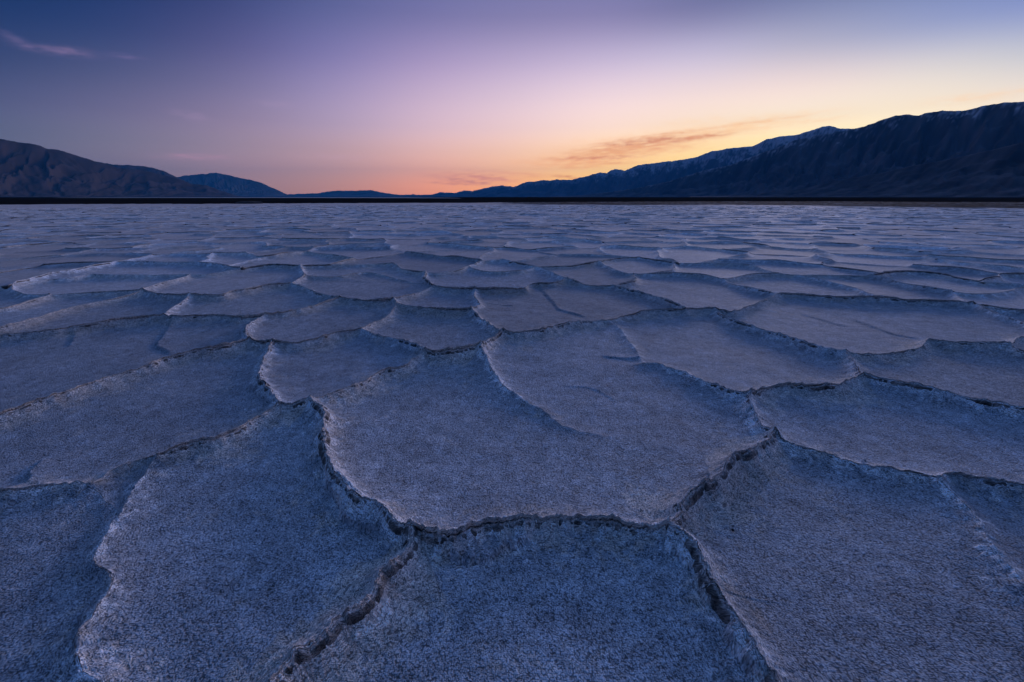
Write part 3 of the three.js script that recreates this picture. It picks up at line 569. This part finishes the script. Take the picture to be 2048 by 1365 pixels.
// the plates farther out, too flat to the eye to be told apart, up to the shore of the salt
const shore = (th) => { const T = [[-62, 84], [-46, 78], [-25, 70], [0, 72], [12, 84], [24, 98], [45, 112], [62, 118]], d = th / R; let k = 0; while (k < T.length - 2 && d > T[k + 1][0]) k++; return lerp(T[k][1], T[k + 1][1], clamp((d - T[k][0]) / (T[k + 1][0] - T[k][0]))) + 5 * noise(th * 14, 3) + 2.5 * noise(th * 50, 8) + 1.2 * noise(th * 170, 1); };
{
  const dth = 0.0055, dl = 0.0045, i0 = Math.floor(-1.08 / dth), i1 = -i0, j0 = Math.floor(Math.log(36) / dl), j1 = Math.ceil(Math.log(172) / dl), W = i1 - i0 + 1;
  const pos = [], col = [], uv = [], idx = [], dirty = [], foul = [], use = [];
  for (let j = j0; j <= j1; j++) for (let i = i0; i <= i1; i++) {
    const r = Math.exp((j + (hash(i, j, 4) - 0.5) * 0.6) * dl), th = (i + (hash(i, j, 5) - 0.5) * 0.5) * dth, x = r * Math.sin(th), z = -r * Math.cos(th);
    const ux = x - 0.26 * noise(x * 0.9 + 3, z * 0.9) - 0.08 * noise(x * 3, z * 3 + 50), uz = z - 0.26 * noise(x * 0.9, z * 0.9 + 60) - 0.08 * noise(x * 3 + 21, z * 3);
    const cj = Math.floor(-uz / ROW); let b1 = 1e9, b2 = 1e9, s1 = null, s2 = null, key = 0, key2 = 0;
    for (let dj = -2; dj <= 2; dj++) { const jj = cj + dj, ci = Math.floor(ux / CELL - (jj & 1 ? 0.5 : 0)); for (let di = -2; di <= 2; di++) { if (!kept(ci + di, jj)) continue; const s = seedAt(ci + di, jj), d = (s[0] - ux) ** 2 + (s[1] - uz) ** 2; if (d < b1) { b2 = b1; s2 = s1; key2 = key; b1 = d; s1 = s; key = (ci + di) * 4096 + jj; } else if (d < b2) { b2 = d; s2 = s; key2 = (ci + di) * 4096 + jj; } } }
    const d = (b2 - b1) / (2 * Math.hypot(s1[0] - s2[0], s1[1] - s2[1])), tag = Math.min(key, key2) * 7 + Math.max(key, key2);
    const A = 0.55 * (0.6 + 0.75 * hash(tag, 3)) * (0.85 + 0.5 * noise(x * 1.9 + 40, z * 1.9));
    const rough = step01(-0.12, 0.12, th + 0.05 * noise(x * 0.05, z * 0.05)) * step01(46, 60, r + 8 * noise(x * 0.06, z * 0.06));   // broken, dirty salt towards the far right shore
    let h = A * (0.026 * Math.exp(-d / 0.15) + 0.034 * Math.exp(-((d / 0.07) ** 1.3))) + 0.006 * noise(x * 1.3, z * 1.3) + 0.022 * (hash(key, 9) - 0.5) + rough * (0.05 * hash(i, j, 7) + 0.03 * noise(x * 0.7, z * 0.7)) - (chosen.has(key) ? 0.012 : 0);
    pos.push(x, h, z); uv.push(x / TILE, z / TILE); foul.push(rough + 0.5 * noise(x * 0.5, z * 0.5) > 0.45 ? 1 : 0);
    use.push(r < shore(th) * (1 - 0.12 * Math.max(0, noise(x * 0.09, z * 0.09) + 0.5 * noise(x * 0.3, z * 0.3))) && !chosen.has(key) ? 1 : 0);
    const m = 1 + 0.10 * noise(x * 0.35, z * 0.35) + 0.08 * noise(x * 1.7, z * 1.7), dirt = clamp(rough * (0.85 + 0.5 * noise(x * 0.25, z * 0.25) + 0.8 * (hash(i, j, 8) - 0.4)) + hash(tag, 8) * Math.exp(-d / 0.08) * 1.1 * clamp(0.4 + 1.5 * noise(x * 2, z * 2)) + clamp((noise(x * 0.12, z * 0.4) - 0.28) * 3) * 0.5 * (hash(i, j, 3) < 0.6 ? 1 : 0));
    for (let c = 0; c < 3; c++) col.push(lerp(SALT[c] * m, MUD[c] * 0.42, dirt));
  }
  for (let j = 0; j < j1 - j0; j++) for (let i = 0; i < W - 1; i++) { const a = j * W + i, b = a + 1, c = a + W, d = c + 1; const to = foul[a] ? dirty : idx; if (use[a] + use[b] + use[d]) to.push(a, b, d); if (use[a] + use[d] + use[c]) to.push(a, d, c); }
  const sheet = (index, material) => { const map = new Map(), p2 = [], c2 = [], u2 = [], x2 = index.map((v) => { if (!map.has(v)) { map.set(v, p2.length / 3); p2.push(pos[v * 3], pos[v * 3 + 1], pos[v * 3 + 2]); c2.push(col[v * 3], col[v * 3 + 1], col[v * 3 + 2]); u2.push(uv[v * 2], uv[v * 2 + 1]); } return map.get(v); }); return meshOf(p2, x2, c2, u2, material); };
  const far = sheet(idx, farMaterials[0]); far.geometry = mergeGeometries([far.geometry, ...farPlates]); far.name = 'far_salt_crust'; far.userData.kind = 'stuff'; far.userData.label = 'distant mass of salt plates reaching to the dark shore'; saltFlat.add(far);
  const shoreMaterial = new THREE.MeshPhysicalMaterial({ vertexColors: true, map: saltMaterials[1].map, roughness: 1, metalness: 0, specularIntensity: 0.15 });
  const foulSalt = sheet(dirty, shoreMaterial); foulSalt.name = 'dirty_salt_crust'; foulSalt.userData.kind = 'stuff'; foulSalt.userData.label = 'rough brown broken salt along the far right shore'; saltFlat.add(foulSalt);
}
tell(saltFlat, 'salt_flat', 'pale salt flat broken into curled polygon plates in the foreground', 'ground', 'structure');

// ---------------------------------------------------------------- dark mud below and beyond the salt
const mudMaterial = new THREE.MeshStandardMaterial({ vertexColors: true, roughness: 1, metalness: 0 });
const mudPhysical = new THREE.MeshPhysicalMaterial({ vertexColors: true, roughness: 1, metalness: 0, specularIntensity: 0 });
{
  const pos = [0, -0.055, 0], col = [0.05, 0.04, 0.034], idx = [], n = 240, rs = []; for (let r = 0.5; r < 13000; r *= 1.13) rs.push(r); rs.push(13000);
  rs.forEach((r, j) => { for (let i = 0; i < n; i++) { const a = i / n * 2 * Math.PI, x = r * Math.sin(a), z = -r * Math.cos(a), m = 0.9 + 0.5 * noise(x * 0.05, z * 0.05) + 0.3 * noise(x * 0.6, z * 0.6), near = r < 60 ? 2.6 : 1; pos.push(x, -0.055 + (r > 60 ? 0.02 * noise(x * 0.2, z * 0.2) : 0), z); col.push(0.026 * m * (near > 1 ? 1.5 : 1), 0.021 * m * (near > 1 ? 1.5 : 1), 0.018 * m * (near > 1 ? 1.5 : 1)); } });
  for (let i = 0; i < n; i++) idx.push(0, 1 + i, 1 + (i + 1) % n);
  for (let j = 0; j < rs.length - 1; j++) for (let i = 0; i < n; i++) { const a = 1 + j * n + i, b = 1 + j * n + (i + 1) % n, c = a + n, d = b + n; idx.push(a, c, b, b, c, d); }
  tell(meshOf(pos, idx, col, null, mudPhysical), 'mud_flat', 'dark flat mud beyond the salt reaching to the mountains', 'ground', 'structure');
}
{ // a thin pale pan of salt far out on the left
  const pos = [], col = [], idx = [], n = 90, m = 6;
  for (let i = 0; i <= n; i++) for (let j = 0; j <= m; j++) { const a = lerp(-44, -6, i / n) * R, near = lerp(620, 330, i / n) + 40 * noise(i * 0.21, 4), wide = Math.sin(Math.PI * i / n) ** 0.7, r = lerp(near, near * (1.02 + 1.3 * wide) + 90 * wide * noise(i * 0.3, 9), j / m); pos.push(r * Math.sin(a), -0.012, -r * Math.cos(a)); const k = 0.5 + 0.1 * noise(i * 0.6, j); col.push(k, k, k); }
  for (let i = 0; i < n; i++) for (let j = 0; j < m; j++) { const a = i * (m + 1) + j, b = a + m + 1; idx.push(a, a + 1, b, b, a + 1, b + 1); }
  tell(meshOf(pos, idx, col, null, mudMaterial), 'salt_pan', 'thin bright strip of salt below the left mountains', 'ground', 'structure');
}

// ---------------------------------------------------------------- mountain ranges: crest as bearing, elevation angle (degrees); distance runs from d0 to d1 metres
const CRESTS = {
far:[[-27.85,-0.05],[-25.91,0.1],[-24.91,0.23],[-21.93,0.32],[-21.03,0.48],[-19.76,0.54],[-18.15,0.54],[-16.46,0.6],[-14.76,0.33],[-13.25,0.19],[-11.65,0.22],[-10.32,0.17],[-7.99,-0.05]],
back:[[-14.34,-0.05],[-11.65,0.2],[-9.5,0.28],[-8.49,0.54],[-6.85,0.45],[-5.66,0.74],[-4.71,0.68],[-3.64,0.91],[-2.32,1.19],[-1.19,1.31],[0.24,1.14],[1.66,1.7],[2.73,1.75],[3.68,1.92],[4.5,1.86],[5.33,1.97],[6.91,1.91],[8.87,2.34],[10.23,2.71],[11.09,2.65],[11.58,2.97],[11.97,3.08],[13.16,2.9],[14.51,3.47],[15.38,3.56],[16.35,3.65],[17.57,3.78],[19.39,3.95],[20.46,4.12],[22.2,4.72],[23.18,4.84],[23.94,4.96],[25.08,5.01],[26.11,5.06],[27.18,5.63],[28.31,5.85],[29.87,5.94],[31.29,6.3],[31.91,6.53],[32.51,6.57],[33.41,6.25],[35.21,6.16],[36.87,5.78],[39.57,4.64],[42.44,3.45]],
front:[[4.55,-0.05],[9.27,0.28],[14.38,0.94],[18.14,1.72],[21.63,2.82],[24.12,3.27],[26.47,4.18],[28.68,4.95],[29.74,5.45],[31.83,5.82],[33.8,6.05],[35.19,6.24],[35.82,6.49],[36.6,6.8],[37.34,7.01],[38.18,7.06],[39.07,6.85],[39.41,7.02],[40.53,7.1],[41.85,6.96],[42.33,7.02],[43.18,7.22],[44.26,7.27],[45.33,7.21],[47.47,7.17],[49.63,7.13],[53.55,6.49],[62,5.5],[75,3]],
near:[[20.46,-0.05],[26.47,0.26],[30.98,0.78],[34.98,1.76],[37.21,2.15],[39.61,2.76],[41.86,3.16],[44.2,3.74],[46.03,4.21],[49.78,4.67],[54.04,4.62],[66,3.6],[78,1.5]],
l1:[[-78,2],[-66,3.8],[-53.62,4.6],[-50.85,4.76],[-48.53,4.65],[-45.97,4.45],[-45.06,4.29],[-44.1,4.21],[-43.44,3.94],[-42.72,3.87],[-41.9,3.56],[-41.1,3.24],[-40.35,2.98],[-38.92,2.53],[-37.1,2.38],[-35.65,1.97],[-34.71,1.72],[-33.66,1.23],[-32.55,1.15],[-31.18,0.59],[-29.89,0.1],[-28.78,-0.05]],
l2:[[-42.76,3.11],[-41.17,3.03],[-40.25,2.99],[-39.56,2.85],[-38.61,2.82],[-37.39,2.78],[-36.63,2.66],[-35.76,2.42],[-35.16,2.07],[-34.15,1.5],[-32.22,0.58],[-31.03,-0.05]],
l3:[[-36.99,1],[-34.68,1.86],[-33.97,2.01],[-33.22,2.12],[-32.37,2.21],[-31.45,2.35],[-30.91,2.22],[-30.19,2.1],[-29.47,1.87],[-28.41,1.69],[-27.48,1.41],[-26.43,0.87],[-25.2,0.26],[-24.35,-0.05]] };
const rockMaterial = new THREE.MeshPhysicalMaterial({ vertexColors: true, roughness: 1, metalness: 0, specularIntensity: 0.2 });
function range(crest, d0, d1, { steep = 2.1, spur = 0.34, freq = 5, rock, vein, snow = 0, snowLine = 0, seed = 0, rise = 1, name, label, columns = 360 }) {
  const pts = CRESTS[crest], n = columns, m = 100, pos = [], col = [], idx = [], b0 = pts[0][0], b1 = pts[pts.length - 1][0];
  for (let i = 0; i <= n; i++) {
    const b = lerp(b0, b1, i / n); let k = 0; while (k < pts.length - 2 && b > pts[k + 1][0]) k++;
    const t = clamp((b - pts[k][0]) / (pts[k + 1][0] - pts[k][0])), D = lerp(d0, d1, i / n), along = b * R * D;
    const H = Math.max(4, D * Math.tan(lerp(pts[k][1], pts[k + 1][1], t) * rise * R) * (1 + 0.012 * noise(along / 90, seed)) + D * 0.0011 * fbm(along / (D * 0.008), seed + 5, 4));
    const reach = H * steep + D * 0.03;
    for (let j = 0; j <= m; j++) {
      const v = j / m * 1.35 - 0.35, w = Math.abs(v);           // below 0: the far flank; 0: the crest; 1: the foot
      const r = D - v * reach + (v > 0 ? 0 : 0), x = r * Math.sin(b * R), z = -r * Math.cos(b * R);
      const body = v < 0 ? 1 - (w / 0.35) : (1 - v) ** 1.45 * (1 - 0.12 * v);
      const wan = 0.55 * noise(along / (D * 0.055) + v * 1.1, v * 1.6 + seed) + 0.35 * noise(along / (D * 0.02) + 9, v * 3 + seed), f = along / D * freq * 6;
      const rib = 1 - 2 * Math.abs(noise(f * 0.6 + wan * 2.4 + v * 2.6, seed + v * 1.9)), rib2 = 1 - 2 * Math.abs(noise(f * 1.7 + wan * 3.2 + v * 3.5, seed + 31 + v * 4.4)), rib3 = 1 - 2 * Math.abs(noise(f * 4.1 + wan * 4 - v * 3, seed + 61 + v * 11));
      const carve = v > 0 ? Math.min(1, v * 5) * (1 - v) ** 0.9 : 0;
      const y = Math.max(-4, H * (body + carve * spur * (0.52 * (rib - 1) + 0.3 * (rib2 - 1) + 0.16 * (rib3 - 1))));
      pos.push(x, y - (v >= 1 ? 4 : 0), z);
      const streak = clamp(0.42 + 1.3 * fbm(along / (D * 0.024) + v * 4, v * 5 + seed * 3 + y / H, 5) + 0.35 * (rib2 - 0.4) * carve), sn = snow * clamp((y / H - snowLine + 0.3 * noise(along / (D * 0.012), v * 14) + 0.1 * (0.5 - rib2 * 0.5) + 0.34 * noise(along / (D * 0.0034), v * 48) + 0.16 * noise(along / (D * 0.0016), v * 90)) * 5) * (H > D * 0.045 ? 1 : 0.6);
      for (let c = 0; c < 3; c++) col.push(lerp(lerp(rock[c], vein[c], streak), 0.72, clamp(sn)));
    }
  }
  for (let i = 0; i < n; i++) for (let j = 0; j < m; j++) { const a = i * (m + 1) + j, b = a + m + 1; idx.push(a, b, a + 1, b, b + 1, a + 1); }
  return tell(meshOf(pos, idx, col, null, rockMaterial), name, label, 'mountain', 'structure');
}
const BROWN = [0.055, 0.041, 0.037], UMBER = [0.12, 0.084, 0.072], SLATE = [0.055, 0.048, 0.047], DUST = [0.15, 0.125, 0.115];
range('far', 12500, 12000, { rise: 1.25, rock: SLATE, vein: DUST, seed: 3, freq: 9, name: 'distant_hills', label: 'low blue hills at the far end of the valley' });
range('l3', 11000, 11600, { rock: SLATE, vein: DUST, seed: 11, freq: 8, spur: 0.5, name: 'blue_mountain', label: 'hazy blue mountain peak behind the left range' });
range('l2', 6800, 7600, { rock: BROWN, vein: UMBER, seed: 17, freq: 9, spur: 0.5, name: 'ridge_mountain', label: 'blue shoulder peeping over the dark left range' });
range('l1', 2600, 5600, { rock: BROWN, vein: UMBER, seed: 23, freq: 5, spur: 0.55, columns: 520, name: 'brown_mountain', label: 'dark brown mountain range sloping down at the left edge' });
range('back', 12000, 5600, { rock: SLATE, vein: DUST, seed: 29, freq: 6, spur: 0.7, snow: 0.85, snowLine: 0.78, columns: 620, name: 'snowy_mountains', label: 'long mountain range with a snow dusted crest under the glow' });
range('front', 5200, 1500, { rock: SLATE, vein: DUST, seed: 37, freq: 5, spur: 0.6, snow: 0.8, snowLine: 0.97, columns: 560, name: 'dark_mountain', label: 'huge dark mountain massif rising at the right edge' });
range('near', 2700, 1050, { rock: SLATE, vein: DUST, seed: 43, freq: 5, spur: 0.4, name: 'foothills', label: 'black foothill slope low at the right edge' });

// ---------------------------------------------------------------- small things
function lump(radius, flat, seed, detail) {
  const g = new THREE.IcosahedronGeometry(radius, detail), p = g.attributes.position;
  for (let i = 0; i < p.count; i++) { const x = p.getX(i) / radius, y = p.getY(i) / radius, z = p.getZ(i) / radius, k = 1 + 0.35 * noise(x * 1.6 + seed, z * 1.6 + y) + 0.18 * noise(x * 4, y * 4 + z * 3 + seed); p.setXYZ(i, x * radius * k, y * radius * k * flat, z * radius * k); }
  g.computeVertexNormals(); return g;
}
const darkStone = new THREE.MeshStandardMaterial({ color: new THREE.Color().setRGB(0.035, 0.028, 0.025), roughness: 1 });
const pebble = new THREE.Mesh(lump(0.0036, 0.8, 5, 3), darkStone); pebble.position.set(0.583, 0.012, -0.993);
tell(pebble, 'pebble', 'tiny dark pebble lying alone on the near right salt plate', 'pebble');
const mound = new THREE.Mesh(lump(1.5, 0.24, 9, 4), darkStone); mound.position.set(-34, -0.02, -61.5); mound.scale.set(1.2, 1, 0.9);
tell(mound, 'mud_mound', 'low dark mud mound on the far edge of the salt below the blue mountain', 'mound');

renderer.render(scene, camera);
